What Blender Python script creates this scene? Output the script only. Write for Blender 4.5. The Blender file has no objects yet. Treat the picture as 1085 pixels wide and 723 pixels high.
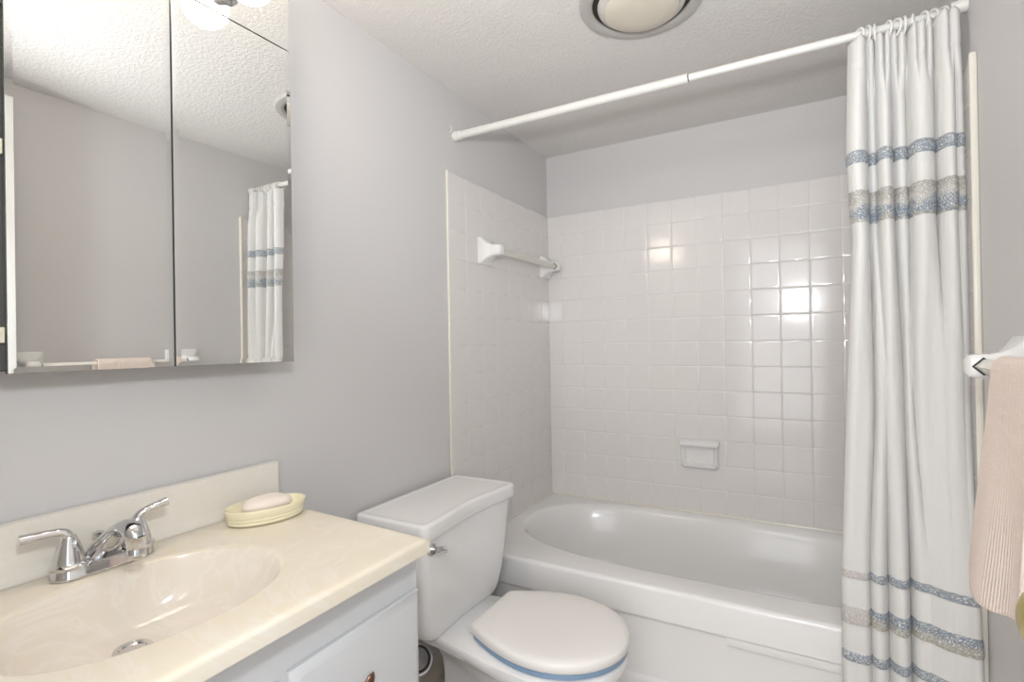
import bpy, bmesh, math, random
from mathutils import Vector, Matrix
random.seed(7)
S = bpy.context.scene
COL = S.collection
PI = math.pi

# ------------------------------------------------------------------ camera, world, light, exposure
cam_d = bpy.data.cameras.new('camera')
cam_d.sensor_width = 36.0
cam_d.lens = 547.29 * 36.0 / 1085.0
cam_d.clip_start = 0.01
cam = bpy.data.objects.new('camera', cam_d)
COL.objects.link(cam)
YAW, PITCH, ROLL = 0.5117, 0.0035, -0.0168
f = Vector((-math.sin(YAW)*math.cos(PITCH), math.cos(YAW)*math.cos(PITCH), math.sin(PITCH)))
rt = Vector((math.cos(YAW), math.sin(YAW), 0)); up = rt.cross(f)
c_, s_ = math.cos(ROLL), math.sin(ROLL)
rt, up = c_*rt + s_*up, -s_*rt + c_*up
M = Matrix((rt, up, -f)).transposed().to_4x4()
M.translation = Vector((1.1424, -2.4274, 1.1755))
cam.matrix_world = M
S.camera = cam

W = bpy.data.worlds.new('world'); S.world = W; W.use_nodes = True
W.node_tree.nodes['Background'].inputs[0].default_value = (0.90, 0.95, 1.0, 1)
W.node_tree.nodes['Background'].inputs[1].default_value = 0.9

S.view_settings.view_transform = 'Standard'
S.view_settings.look = 'None'
S.view_settings.gamma = 1.0
S.view_settings.use_curve_mapping = False
S.view_settings.exposure = 0.95

def lamp(name, kind, loc, energy, color=(1, 1, 1), aim=None, **kw):
    d = bpy.data.lights.new(name, kind); d.energy = energy; d.color = color
    for k, v in kw.items(): setattr(d, k, v)
    o = bpy.data.objects.new(name, d); COL.objects.link(o); o.location = loc
    if aim is not None:
        o.rotation_euler = (Vector(aim) - Vector(loc)).to_track_quat('-Z', 'Y').to_euler()
    return o
# the photographer's flash above the camera, turned up to bounce off the ceiling
lamp('bounce_flash', 'SPOT', (1.12, -2.36, 1.46), 22, (0.93, 0.972, 1.0), aim=(0.66, -1.0, 2.08), spot_size=math.radians(92), spot_blend=0.9, shadow_soft_size=0.045)
lamp('camera_flash', 'SPOT', (1.13, -2.36, 1.46), 8.6, (0.94, 0.977, 1.0), aim=(0.40, -1.15, 1.0), spot_size=math.radians(150), spot_blend=0.75, shadow_soft_size=0.05)
lamp('added_hall_fill', 'AREA', (1.0, -4.0, 1.2), 18, (0.95, 0.98, 1.0), aim=(0.95, -1.0, 1.1), shape='RECTANGLE', size=1.9, size_y=2.0)  # added unseen fill light, sends soft light in through the doorway
lamp('added_overhead_fill', 'AREA', (1.0, -3.25, 2.38), 9, (0.95, 0.98, 1.0), aim=(1.0, -3.1, 0.0), shape='RECTANGLE', size=1.2, size_y=0.8)  # unseen overhead fill, added to brighten toilet, tub and vanity fronts

# ------------------------------------------------------------------ materials
def mat(name, col, rough=0.5, metal=0.0, coat=0.0, spec=0.5, emit=None, estr=0.0, trans=0.0):
    m = bpy.data.materials.new(name); m.use_nodes = True
    b = m.node_tree.nodes['Principled BSDF']
    b.inputs['Base Color'].default_value = (*col, 1)
    b.inputs['Roughness'].default_value = rough
    b.inputs['Metallic'].default_value = metal
    b.inputs['Coat Weight'].default_value = coat
    b.inputs['Coat Roughness'].default_value = 0.05
    b.inputs['Specular IOR Level'].default_value = spec
    b.inputs['Transmission Weight'].default_value = trans
    if emit:
        b.inputs['Emission Color'].default_value = (*emit, 1)
        b.inputs['Emission Strength'].default_value = estr
    return m
def N(m, t, **kw):
    n = m.node_tree.nodes.new(t)
    for k, v in kw.items():
        if k in n.inputs: n.inputs[k].default_value = v
        else: setattr(n, k, v)
    return n
def L(m, a, b): m.node_tree.links.new(a, b)
def BS(m): return m.node_tree.nodes['Principled BSDF']
def noise(m, scale, detail=3, rough=0.5, co='Object', dist=0.0, vscale=None):
    tc = N(m, 'ShaderNodeTexCoord'); nz = N(m, 'ShaderNodeTexNoise', Scale=scale, Detail=detail, Roughness=rough, Distortion=dist)
    if vscale:
        mp = N(m, 'ShaderNodeMapping'); mp.inputs['Scale'].default_value = vscale
        L(m, tc.outputs[co], mp.inputs['Vector']); L(m, mp.outputs[0], nz.inputs['Vector'])
    else: L(m, tc.outputs[co], nz.inputs['Vector'])
    return nz
def bump(m, fac, strength, distance=0.01, normal=None):
    b = N(m, 'ShaderNodeBump', Strength=strength, Distance=distance)
    L(m, fac, b.inputs['Height'])
    if normal: L(m, normal, b.inputs['Normal'])
    L(m, b.outputs[0], BS(m).inputs['Normal'])
    return b
def ramp(m, fac, stops, interp='LINEAR'):
    r = N(m, 'ShaderNodeValToRGB'); r.color_ramp.interpolation = interp
    e = r.color_ramp.elements
    while len(e) < len(stops): e.new(0.5)
    for q, (p, c) in zip(e, stops): q.position = p; q.color = (*c, 1)
    L(m, fac, r.inputs[0]); return r

M_paint = mat('paint_warm_grey', (0.668, 0.654, 0.655), 0.55, spec=0.3)
bump(M_paint, noise(M_paint, 260, 2).outputs[0], 0.06, 0.002)
M_ceil = mat('popcorn_ceiling', (0.80, 0.775, 0.755), 0.9, spec=0.1)
nz = noise(M_ceil, 95, 3, 0.6); nz2 = noise(M_ceil, 210, 2, 0.5)
mx = N(M_ceil, 'ShaderNodeMath', operation='ADD'); L(M_ceil, ramp(M_ceil, nz.outputs[0], [(0.42, (0, 0, 0)), (0.66, (1, 1, 1))]).outputs[0], mx.inputs[0]); L(M_ceil, nz2.outputs[0], mx.inputs[1])
bump(M_ceil, mx.outputs[0], 0.32, 0.004)
M_floor = mat('beige_floor_vinyl', (0.55, 0.48, 0.41), 0.35)
tc = N(M_floor, 'ShaderNodeTexCoord'); bk = N(M_floor, 'ShaderNodeTexBrick', Scale=1.0)
for k, v in (('Color1', (0.56, 0.49, 0.42, 1)), ('Color2', (0.50, 0.43, 0.36, 1)), ('Mortar', (0.33, 0.24, 0.17, 1)), ('Mortar Size', 0.004), ('Brick Width', 0.15), ('Row Height', 0.15)): bk.inputs[k].default_value = v
bk.offset = 0.0
L(M_floor, tc.outputs['Object'], bk.inputs['Vector']); L(M_floor, bk.outputs[0], BS(M_floor).inputs['Base Color'])
M_tile = mat('glazed_wall_tile', (0.80, 0.77, 0.755), 0.12, spec=0.5)
bump(M_tile, noise(M_tile, 14, 1).outputs[0], 0.05, 0.004)
M_grout = mat('grout', (0.80, 0.77, 0.75), 0.7)
M_tub = mat('tub_enamel', (0.85, 0.843, 0.838), 0.13, spec=0.5)
M_porc = mat('porcelain', (0.88, 0.875, 0.875), 0.08, spec=0.55)
M_ceram = mat('white_ceramic', (0.84, 0.835, 0.83), 0.10)
M_plast = mat('white_plastic', (0.80, 0.79, 0.76), 0.35)
M_lid = mat('toilet_lid_plastic', (0.86, 0.835, 0.81), 0.3)
M_seat = mat('blue_seat_plastic', (0.24, 0.35, 0.50), 0.35)
M_chrome = mat('chrome', (0.66, 0.66, 0.665), 0.06, 1.0)
M_mirror = mat('mirror_silver', (0.90, 0.91, 0.90), 0.0, 1.0)
M_darkm = mat('dark_cabinet_metal', (0.10, 0.095, 0.09), 0.5, 0.3)
M_edge = mat('mirror_edge_glass', (0.30, 0.33, 0.33), 0.2, 0.6)
M_white = mat('white_cabinet_paint', (0.64, 0.65, 0.67), 0.35)
M_cream = mat('cream_hinge_plastic', (0.78, 0.74, 0.60), 0.4)
M_bronze = mat('bronze', (0.20, 0.11, 0.07), 0.3, 0.8)
M_brass = mat('aged_brass', (0.62, 0.52, 0.20), 0.28, 0.85)
M_fan = mat('fan_trim_grey', (0.50, 0.48, 0.46), 0.45)
M_lens = mat('fan_lens_cream', (0.70, 0.65, 0.555), 0.35)
M_clear = mat('clear_lens_ring', (0.62, 0.60, 0.575), 0.15)
M_black = mat('black_gap', (0.03, 0.025, 0.02), 0.7)
M_bulb = mat('opal_bulb_glow', (0.9, 0.85, 0.75), 0.3, emit=(1.0, 0.87, 0.72), estr=11.0)
M_trim = mat('white_door_paint', (0.86, 0.86, 0.85), 0.35)
M_base = mat('cream_baseboard', (0.72, 0.66, 0.58), 0.4)
M_bullnose = mat('cream_bullnose', (0.80, 0.77, 0.69), 0.2)
M_dish = mat('pale_yellow_ceramic', (0.90, 0.84, 0.62), 0.25)
M_soap = mat('ivory_soap', (0.90, 0.82, 0.75), 0.45)
M_soap.node_tree.nodes['Principled BSDF'].inputs['Subsurface Weight'].default_value = 0.2
M_soap.node_tree.nodes['Principled BSDF'].inputs['Subsurface Radius'].default_value = (0.01, 0.006, 0.004)
M_hose = mat('braided_steel', (0.62, 0.61, 0.60), 0.4, 0.6)
M_hosein = mat('black_rubber', (0.03, 0.03, 0.03), 0.5)

def marble(name, a, b, vein, rough):
    m = mat(name, a, rough)
    n1 = noise(m, 7, 6, 0.6, dist=1.2); n2 = noise(m, 3.2, 5, 0.62, dist=2.4)
    r1 = ramp(m, n1.outputs[0], [(0.35, a), (0.65, b)])
    r2 = ramp(m, n2.outputs[0], [(0.47, (0, 0, 0)), (0.505, (1, 1, 1)), (0.54, (0, 0, 0))])
    mx = N(m, 'ShaderNodeMix', data_type='RGBA')
    mx.inputs['B'].default_value = (*vein, 1)
    sc = N(m, 'ShaderNodeMath', operation='MULTIPLY'); sc.inputs[1].default_value = 0.55
    L(m, r2.outputs[0], sc.inputs[0]); L(m, sc.outputs[0], mx.inputs['Factor'])
    for i in mx.inputs:
        if i.name == 'A' and i.type == 'RGBA': L(m, r1.outputs[0], i)
        if i.name == 'B' and i.type == 'RGBA': i.default_value = (*vein, 1)
    out = [o for o in mx.outputs if o.type == 'RGBA'][0]
    L(m, out, BS(m).inputs['Base Color'])
    return m
M_ctr = marble('cream_cultured_marble', (0.765, 0.71, 0.605), (0.755, 0.685, 0.56), (0.79, 0.755, 0.70), 0.26)
M_bowl = marble('pale_bowl_marble', (0.78, 0.725, 0.655), (0.78, 0.71, 0.625), (0.83, 0.80, 0.75), 0.12)
M_splash = marble('splash_marble', (0.86, 0.825, 0.76), (0.86, 0.815, 0.735), (0.88, 0.85, 0.80), 0.16)

M_cloth = mat('white_curtain_cloth', (0.735, 0.725, 0.71), 0.7, spec=0.2)
n1 = noise(M_cloth, 6, 3, 0.5, vscale=(14, 14, 2)); n2 = noise(M_cloth, 900, 1)
b1 = bump(M_cloth, n1.outputs[0], 0.18, 0.012)
def band_mat(name, stops, wander=0.4, fade=False):
    m = mat(name, (0.8, 0.8, 0.78), 0.85, spec=0.1)
    tc = N(m, 'ShaderNodeTexCoord')
    sep = N(m, 'ShaderNodeSeparateXYZ'); L(m, tc.outputs['UV'], sep.inputs[0])
    # ribbon colour by the height in the band, wandering with noise
    nz = N(m, 'ShaderNodeTexNoise', Scale=16.0, Detail=2.0); L(m, tc.outputs['UV'], nz.inputs['Vector'])
    ad = N(m, 'ShaderNodeMath', operation='MULTIPLY_ADD'); L(m, nz.outputs[0], ad.inputs[0]); ad.inputs[1].default_value = wander; ad.inputs[2].default_value = -wander/2
    ad2 = N(m, 'ShaderNodeMath', operation='ADD'); L(m, ad.outputs[0], ad2.inputs[0]); L(m, sep.outputs[2], ad2.inputs[1])
    rc = ramp(m, ad2.outputs[0], stops)
    col = rc.outputs[0]
    if fade:   # the thread is pale towards the curtain's free edge
        fr = ramp(m, sep.outputs[0], [(0.060, (1, 1, 1)), (0.085, (0, 0, 0))])
        fm = N(m, 'ShaderNodeMix', data_type='RGBA'); L(m, fr.outputs[0], fm.inputs['Factor'])
        for i in fm.inputs:
            if i.type == 'RGBA' and i.name == 'A': L(m, rc.outputs[0], i)
            if i.type == 'RGBA' and i.name == 'B': i.default_value = (0.60, 0.555, 0.53, 1)
        col = [o for o in fm.outputs if o.type == 'RGBA'][0]
    ob = N(m, 'ShaderNodeMapping'); ob.inputs['Scale'].default_value = (1, 1, 0); L(m, tc.outputs['UV'], ob.inputs['Vector'])
    nz3 = N(m, 'ShaderNodeTexNoise', Scale=70.0, Detail=2.0); L(m, ob.outputs[0], nz3.inputs['Vector'])
    vm = N(m, 'ShaderNodeVectorMath', operation='MULTIPLY_ADD'); L(m, nz3.outputs[1], vm.inputs[0]); vm.inputs[1].default_value = (0.014, 0.014, 0); L(m, ob.outputs[0], vm.inputs[2])
    vo = N(m, 'ShaderNodeTexVoronoi', Scale=190.0, feature='DISTANCE_TO_EDGE'); L(m, vm.outputs[0], vo.inputs['Vector'])
    rl = ramp(m, vo.outputs['Distance'], [(0.08, (1, 1, 1)), (0.26, (0, 0, 0))])
    mx = N(m, 'ShaderNodeMix', data_type='RGBA')
    L(m, rl.outputs[0], mx.inputs['Factor'])
    for i in mx.inputs:
        if i.type == 'RGBA' and i.name == 'A': i.default_value = (0.76, 0.76, 0.75, 1)
        if i.type == 'RGBA' and i.name == 'B': L(m, col, i)
    L(m, [o for o in mx.outputs if o.type == 'RGBA'][0], BS(m).inputs['Base Color'])
    bump(m, vo.outputs['Distance'], 0.7, 0.006)
    return m
BLUE = (0.28, 0.33, 0.39); TAUPE = (0.45, 0.43, 0.39); PALE = (0.62, 0.60, 0.56)
M_band_blue = band_mat('blue_ribbon', [(0.0, BLUE), (1.0, (0.34, 0.38, 0.43))])
M_band_wide = band_mat('wide_ribbon', [(0.0, TAUPE), (0.14, TAUPE), (0.24, BLUE), (0.40, BLUE), (0.52, PALE), (0.72, TAUPE), (0.92, TAUPE), (1.0, BLUE)], wander=0.75)
M_band_low = band_mat('low_ribbon', [(0.0, (0.50, 0.46, 0.36)), (0.42, TAUPE), (0.62, BLUE), (1.0, BLUE)], wander=0.7, fade=True)
M_band_fade = band_mat('fading_blue_ribbon', [(0.0, BLUE), (1.0, (0.34, 0.38, 0.43))], fade=True)

M_towel = mat('peach_terry', (0.88, 0.70, 0.60), 0.95, spec=0.05)
tc = N(M_towel, 'ShaderNodeTexCoord'); sp = N(M_towel, 'ShaderNodeSeparateXYZ'); L(M_towel, tc.outputs['UV'], sp.inputs[0])
wv = N(M_towel, 'ShaderNodeMath', operation='MULTIPLY'); wv.inputs[1].default_value = 2*PI/0.0085; L(M_towel, sp.outputs[0], wv.inputs[0])
sn = N(M_towel, 'ShaderNodeMath', operation='SINE'); L(M_towel, wv.outputs[0], sn.inputs[0])
msk = ramp(M_towel, sp.outputs[0], [(0.0, (0, 0, 0)), (0.078, (0, 0, 0)), (0.088, (0.7, 0.7, 0.7)), (0.165, (0.7, 0.7, 0.7)), (0.17, (0, 0, 0))])
ml = N(M_towel, 'ShaderNodeMath', operation='MULTIPLY'); L(M_towel, sn.outputs[0], ml.inputs[0]); L(M_towel, msk.outputs[0], ml.inputs[1])
tn = noise(M_towel, 520, 3, 0.7)
sc = N(M_towel, 'ShaderNodeMath', operation='MULTIPLY_ADD'); L(M_towel, tn.outputs[0], sc.inputs[0]); sc.inputs[1].default_value = 2.2; L(M_towel, ml.outputs[0], sc.inputs[2])
bump(M_towel, sc.outputs[0], 0.55, 0.003)
cr = ramp(M_towel, noise(M_towel, 330, 3, 0.7).outputs[0], [(0.3, (0.90, 0.73, 0.645)), (0.65, (0.95, 0.85, 0.785))])
L(M_towel, cr.outputs[0], BS(M_towel).inputs['Base Color'])

# ------------------------------------------------------------------ mesh helpers
def finish(bm, angle=38):
    bmesh.ops.recalc_face_normals(bm, faces=bm.faces)
    for fc in bm.faces: fc.smooth = True
    ca = math.radians(angle)
    for e in bm.edges:
        e.smooth = not (len(e.link_faces) == 2 and e.calc_face_angle(0) > ca)
def obj(name, bm, m, parent=None, angle=38, loc=None, recalc=True):
    if recalc: finish(bm, angle)
    me = bpy.data.meshes.new(name); bm.to_mesh(me); bm.free()
    for q in (m if isinstance(m, (list, tuple)) else [m]): me.materials.append(q)
    o = bpy.data.objects.new(name, me); COL.objects.link(o)
    if loc: o.location = loc
    if parent: o.parent = parent
    return o
def thing(name, label, cat, loc=(0, 0, 0), group=None, kind=None):
    o = bpy.data.objects.new(name, None); COL.objects.link(o); o.location = loc
    o.empty_display_size = 0.05
    return tag(o, label, cat, group, kind)
def tag(o, label, cat, group=None, kind=None):
    o['label'] = label; o['category'] = cat
    if group: o['group'] = group
    if kind: o['kind'] = kind
    return o
def part_label(o, label): o['label'] = label; return o
def box(bm, x0, x1, y0, y1, z0, z1, bev=0.0, seg=2):
    r = bmesh.ops.create_cube(bm, size=1.0)
    vs = r['verts']
    for v in vs: v.co = Vector(((x0+x1)/2 + v.co.x*(x1-x0), (y0+y1)/2 + v.co.y*(y1-y0), (z0+z1)/2 + v.co.z*(z1-z0)))
    if bev > 0:
        es = list({e for v in vs for e in v.link_edges})
        bmesh.ops.bevel(bm, geom=es, offset=bev, segments=seg, affect='EDGES', profile=0.6)
    return vs
def B(*a, **k):
    bm = bmesh.new(); box(bm, *a, **k); return bm
def loft(bm, rings, cap0=True, cap1=True, closed=True):
    R = [[bm.verts.new(p) for p in r] for r in rings]
    n = len(R[0]); fs = []
    for a, b in zip(R, R[1:]):
        for i in range(n if closed else n-1):
            j = (i+1) % n
            fs.append(bm.faces.new((a[i], a[j], b[j], b[i])))
    if cap0: fs.append(bm.faces.new(R[0]))
    if cap1: fs.append(bm.faces.new(R[-1]))
    return fs
def lathe(bm, prof, c=(0, 0, 0), axis='z', n=40, cap0=True, cap1=True):
    rings = []
    for r, h in prof:
        ring = []
        for i in range(n):
            a = 2*PI*i/n; u, v = max(r, 1e-5)*math.cos(a), max(r, 1e-5)*math.sin(a)
            p = {'z': (u, v, h), 'x': (h, u, v), 'y': (u, h, v)}[axis]
            ring.append((c[0]+p[0], c[1]+p[1], c[2]+p[2]))
        rings.append(ring)
    return loft(bm, rings, cap0, cap1)
def spline(pts, k=8):
    out = []
    P = [Vector(p) for p in pts]
    for i in range(len(P)-1):
        p0 = P[i-1] if i else 2*P[0]-P[1]; p1 = P[i]; p2 = P[i+1]; p3 = P[i+2] if i+2 < len(P) else 2*P[-1]-P[-2]
        for j in range(k):
            t = j/k
            out.append(0.5*((2*p1)+(-p0+p2)*t+(2*p0-5*p1+4*p2-p3)*t*t+(-p0+3*p1-3*p2+p3)*t**3))
    out.append(P[-1]); return out
def tube(bm, pts, rad, n=14, flat=None, upv=(0, 0, 1)):
    """sweep a circle along pts; rad number or list (w) ; flat = list of heights for an oval section"""
    rings = []; m = len(pts)
    for i, p in enumerate(pts):
        p = Vector(p); t = (Vector(pts[min(i+1, m-1)]) - Vector(pts[max(i-1, 0)])).normalized()
        s = t.cross(Vector(upv))
        if s.length < 1e-4: s = t.cross(Vector((1, 0, 0)))
        s.normalize(); u = s.cross(t).normalized()
        r = rad[i] if isinstance(rad, (list, tuple)) else rad
        h = flat[i] if flat else r
        rings.append([tuple(p + s*r*math.cos(2*PI*j/n) + u*h*math.sin(2*PI*j/n)) for j in range(n)])
    loft(bm, rings)
def lerp_list(xs, ys, x):
    if x <= xs[0]: return ys[0]
    for i in range(len(xs)-1):
        if x <= xs[i+1]:
            t = (x-xs[i])/(xs[i+1]-xs[i]); return ys[i]+(ys[i+1]-ys[i])*t
    return ys[-1]
def resamp(rs, k, m):
    return [lerp_list([i*(m-1)/(len(rs)-1) for i in range(len(rs))], rs, i) for i in range(m)]

# ------------------------------------------------------------------ the room shell
RW, RH, YF = 1.5, 2.13, -2.50
def struct(name, bm, m, label, cat):
    return tag(obj(name, bm, m), label, cat, kind='structure')
struct('floor', B(-0.1, 1.6, -2.62, 0.1, -0.05, 0.0), M_floor, 'beige bathroom floor between vanity, toilet and tub', 'floor')
struct('ceiling', B(-0.1, 1.6, -2.62, 0.1, RH, RH+0.05), M_ceil, 'white popcorn textured ceiling over the whole bathroom', 'ceiling')
struct('wall_left', B(-0.1, 0.0, -2.62, 0.1, 0, RH), M_paint, 'grey painted wall behind vanity, mirror and toilet', 'wall')
struct('wall_back', B(0.0, RW, 0.0, 0.1, 0, RH), M_paint, 'grey painted end wall above the tub tiles', 'wall')
struct('wall_right', B(RW, RW+0.1, -2.62, 0.1, 0, RH), M_paint, 'grey painted wall on the right behind the towel bar', 'wall')
bm = bmesh.new()
box(bm, 0.0, 0.68, -2.62, YF, 0, RH); box(bm, 1.43, RW, -2.62, YF, 0, RH); box(bm, 0.68, 1.43, -2.62, YF, 2.04, RH)
struct('wall_front', bm, M_paint, 'grey wall with the doorway behind the camera', 'wall')
struct('baseboard_left', B(0.0, 0.012, -1.60, -0.80, 0, 0.09, bev=0.003), M_base, 'cream baseboard along the wall behind the toilet', 'baseboard')
# hall beyond the doorway
bm = bmesh.new()
box(bm, -0.6, 2.6, -4.2, -2.62, -0.05, 0.0)
struct('floor_hall', bm, M_floor, 'beige hall floor beyond the doorway', 'floor')
struct('ceiling_hall', B(-0.6, 2.6, -4.2, -2.62, 2.4, 2.45), M_ceil, 'hall ceiling beyond the doorway', 'ceiling')
struct('wall_hall', B(-0.6, 2.6, -4.3, -4.2, 0, 2.4), M_paint, 'far hall wall beyond the doorway', 'wall')

# tile surround: real bevelled tiles on a grout bed
T = 0.1095; ZT, Z1, ZB = 1.8167, 1.714, 0.40
def tile_panel(name, place, ue, ve, label, rnd, bed):
    """place(u, v, h) -> xyz with h out of the wall; ue, ve joint positions"""
    bm = bmesh.new(); r = random.Random(rnd)
    u0, u1, v0, v1 = ue[0], ue[-1], ve[0], ve[-1]
    u0 = bed[0]; u1 = bed[1]; v0 -= 0.004; cs = [(u0, v0), (u1, v0), (u1, v1), (u0, v1)]
    loft(bm, [[place(u, v, 0.0) for u, v in cs], [place(u, v, 0.0070) for u, v in cs]])
    for fc in bm.faces: fc.material_index = 1
    g, bv = 0.0011, 0.0022
    for a, b in zip(ue, ue[1:]):
        for c, d in zip(ve, ve[1:]):
            tu, tv = r.gauss(0, 0.0024), r.gauss(0, 0.0024)
            cu, cv = (a+b)/2, (c+d)/2
            def pt(u, v, h): return place(u, v, h + (u-cu)*tu + (v-cv)*tv)
            rings = []
            for ins, h in ((g, 0.004), (g+0.0002, 0.0072), (g+bv*0.25, 0.0076), (g+bv*0.6, 0.0081), (g+bv, 0.0083), (g+bv+0.004, 0.00832)):
                rings.append([pt(a+ins, c+ins, h), pt(b-ins, c+ins, h), pt(b-ins, d-ins, h), pt(a+ins, d-ins, h)])
            loft(bm, rings, cap0=False)
    return tag(obj(name, bm, [M_tile, M_grout], angle=60), label, 'tile panel', kind='structure')
ve = [ZB] + [Z1 - k*T for k in range(11, -1, -1)] + [ZT]
ue = [0.0083] + [0.0804 + i*T for i in range(13)] + [RW-0.0083]
tile_panel('trim_1', lambda u, v, h: (u, -h, v), ue, ve, 'square white tiles on the end wall over the tub', 1, (0.0, RW))
yl = [-0.8699 + i*T for i in range(8)] + [-0.0083]
tile_panel('trim_2', lambda u, v, h: (h, u, v), yl, ve, 'square white tiles at the left end of the tub', 2, (-0.8699, 0.0))
tile_panel('trim_3', lambda u, v, h: (RW-h, u, v), yl, ve, 'square white tiles at the right end behind the curtain', 3, (-0.8699, 0.0))
bm = bmesh.new(); box(bm, RW-0.014, RW, -0.884, -0.8704, 0.0, ZT+0.006, bev=0.005, seg=3)
struct('trim_4', bm, M_bullnose, 'cream bullnose tile edge beside the curtain on the right wall', 'tile edge')
bm = bmesh.new(); box(bm, 0.0, 0.010, -0.877, -0.8704, 0.0, ZT+0.004, bev=0.003, seg=3)
struct('trim_5', bm, M_bullnose, 'white tile edge strip on the left wall beside the toilet', 'tile edge')
bm = bmesh.new(); tube(bm, [(0.008, -0.0095, 0.4015), (RW-0.008, -0.0095, 0.4015)], 0.0055, 8)
tube(bm, [(0.0085, -0.0085, 0.402), (0.0085, -0.0085, ZT)], 0.0022, 8)
tube(bm, [(0.0095, -0.010, 0.4015), (0.0095, -0.79, 0.4015)], 0.0055, 8)
struct('trim_6', bm, M_bullnose, 'cream caulk bead where tub meets the tiles', 'caulk')

# ------------------------------------------------------------------ bathtub
def sup(c, a, b, n, th):
    ct, st = math.cos(th), math.sin(th)
    return (c[0] + a*math.copysign(abs(ct)**(2/n), ct), c[1] + b*math.copysign(abs(st)**(2/n), st))
tub = thing('bathtub', 'white built in bathtub under the tiled walls', 'bathtub', (0.75, -0.40, 0))
bm = bmesh.new()
NA = 160
X0, X1, Y0, Y1 = 0.0095, RW-0.0095, -0.80, -0.0095
oc = (0.765, -0.375)
def outer(th, ins, top=0.0):
    d = Vector((math.cos(th), math.sin(th))); x0, x1, y0, y1 = X0, X1, Y0+ins, Y1
    k = min(((x1-oc[0])/d.x if d.x > 1e-9 else 1e9), ((x0-oc[0])/d.x if d.x < -1e-9 else 1e9), ((y1-oc[1])/d.y if d.y > 1e-9 else 1e9), ((y0-oc[1])/d.y if d.y < -1e-9 else 1e9))
    return (oc[0]+d.x*k, oc[1]+d.y*k)
ths = set(2*PI*i/NA for i in range(NA))
for cx_ in (X0, X1):
    for cy_ in (Y0, Y1): ths.add(math.atan2(cy_-oc[1], cx_-oc[0]) % (2*PI))
ths = sorted(ths)
tt = [(Vector((0, 0)))]
def inner(th, a, b, n, dx=0, dy=0):
    # parametrised so the points follow the polar angle closely
    d = Vector((math.cos(th), math.sin(th)))
    if d.x > 0: n = n + 1.6*d.x
    else: n = n + 0.35*d.x; a = a*(1 - 0.030*d.x)
    k = 1.0/((abs(d.x)/a)**n + (abs(d.y)/b)**n)**(1/n)
    return (oc[0]+dx+d.x*k, oc[1]+dy+d.y*k)
rings = []
def R2(fn, z): rings.append([(*fn(t), z) for t in ths])
R2(lambda t: outer(t, 0.0), 0.300)
R2(lambda t: outer(t, 0.0) if outer(t, 0)[1] < Y0+0.001 else outer(t, 0.0), 0.386)
for k in range(1, 6):
    a = k*PI/2/5
    R2(lambda t, a=a: outer(t, 0.015*(1-math.cos(a))), 0.386+0.014*math.sin(a))
R2(lambda t: inner(t, 0.685, 0.338, 3.0, 0, 0.016), 0.4005)
R2(lambda t: inner(t, 0.676, 0.329, 3.0, 0, 0.016), 0.3985)
R2(lambda t: inner(t, 0.668, 0.321, 3.0, 0, 0.015), 0.392)
R2(lambda t: inner(t, 0.660, 0.313, 3.0, 0, 0.014), 0.378)
R2(lambda t: inner(t, 0.645, 0.298, 3.0, 0, 0.010), 0.32)
R2(lambda t: inner(t, 0.615, 0.275, 3.3), 0.20)
R2(lambda t: inner(t, 0.585, 0.255, 3.2), 0.125)
R2(lambda t: inner(t, 0.550, 0.225, 3.0), 0.092)
R2(lambda t: inner(t, 0.490, 0.170, 2.8), 0.080)
loft(bm, rings, cap0=False)
obj('basin', bm, M_tub, tub, loc=(-0.75, 0.40, 0))
bm = bmesh.new()
def apron(x0, x1, zr):
    prof = [(-0.800, 0.301), (-0.800, zr+0.006), (-0.7985, zr+0.002), (-0.794, zr), (-0.7925, zr-0.006), (-0.790, 0.116), (-0.791, 0.110), (-0.796, 0.104), (-0.798, 0.096), (-0.798, 0.0), (-0.76, 0.0), (-0.76, 0.301)]
    loft(bm, [[(x0, y, z) for y, z in prof], [(x1, y, z) for y, z in prof]])
apron(X0, 0.935, 0.302-0.008); apron(0.935, X1, 0.272)
obj('apron', bm, M_tub, tub, angle=30, loc=(-0.75, 0.40, 0))
bm = bmesh.new(); lathe(bm, [(0.0, 0.0), (0.03, 0.0), (0.034, 0.003), (0.03, 0.006), (0.0, 0.004)], (0.40, 0.0, 0.0795))
part_label(obj('drain', bm, M_chrome, tub), 'chrome tub drain')

# ceramic soap dish set into the tiled end wall
sd = thing('ceramic_wall_soap_dish', 'white ceramic soap dish with bar set into the tiled wall', 'soap dish', (0.736, -0.0083, 0.665))
def rrect(cx, cz, hw, hh, r, n=6):
    out = []
    for q, (sx, sz) in enumerate(((1, 1), (-1, 1), (-1, -1), (1, -1))):
        for j in range(n+1):
            a = q*PI/2 + j*PI/2/n
            out.append((cx+sx*(hw-r)+r*math.cos(a), cz+sz*(hh-r)+r*math.sin(a)))
    return out
bm = bmesh.new()
rg = []
for hw, hh, y, r in ((0.080, 0.064, 0.0, 0.012), (0.080, 0.064, -0.006, 0.012), (0.077, 0.061, -0.013, 0.012), (0.072, 0.056, -0.016, 0.012), (0.066, 0.050, -0.014, 0.010), (0.062, 0.045, -0.008, 0.010), (0.057, 0.040, -0.0025, 0.010), (0.045, 0.030, -0.0015, 0.010)):
    rg.append([(x, y, z) for x, z in rrect(0, 0, hw, hh, r)])
loft(bm, rg, cap0=True, cap1=True)
obj('frame', bm, M_ceram, sd)
bm = bmesh.new()
pr = [(0.0, 0.068), (-0.018, 0.066), (-0.034, 0.056), (-0.038, 0.046), (-0.034, 0.037), (-0.026, 0.035), (-0.012, 0.040), (0.0, 0.040)]
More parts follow.
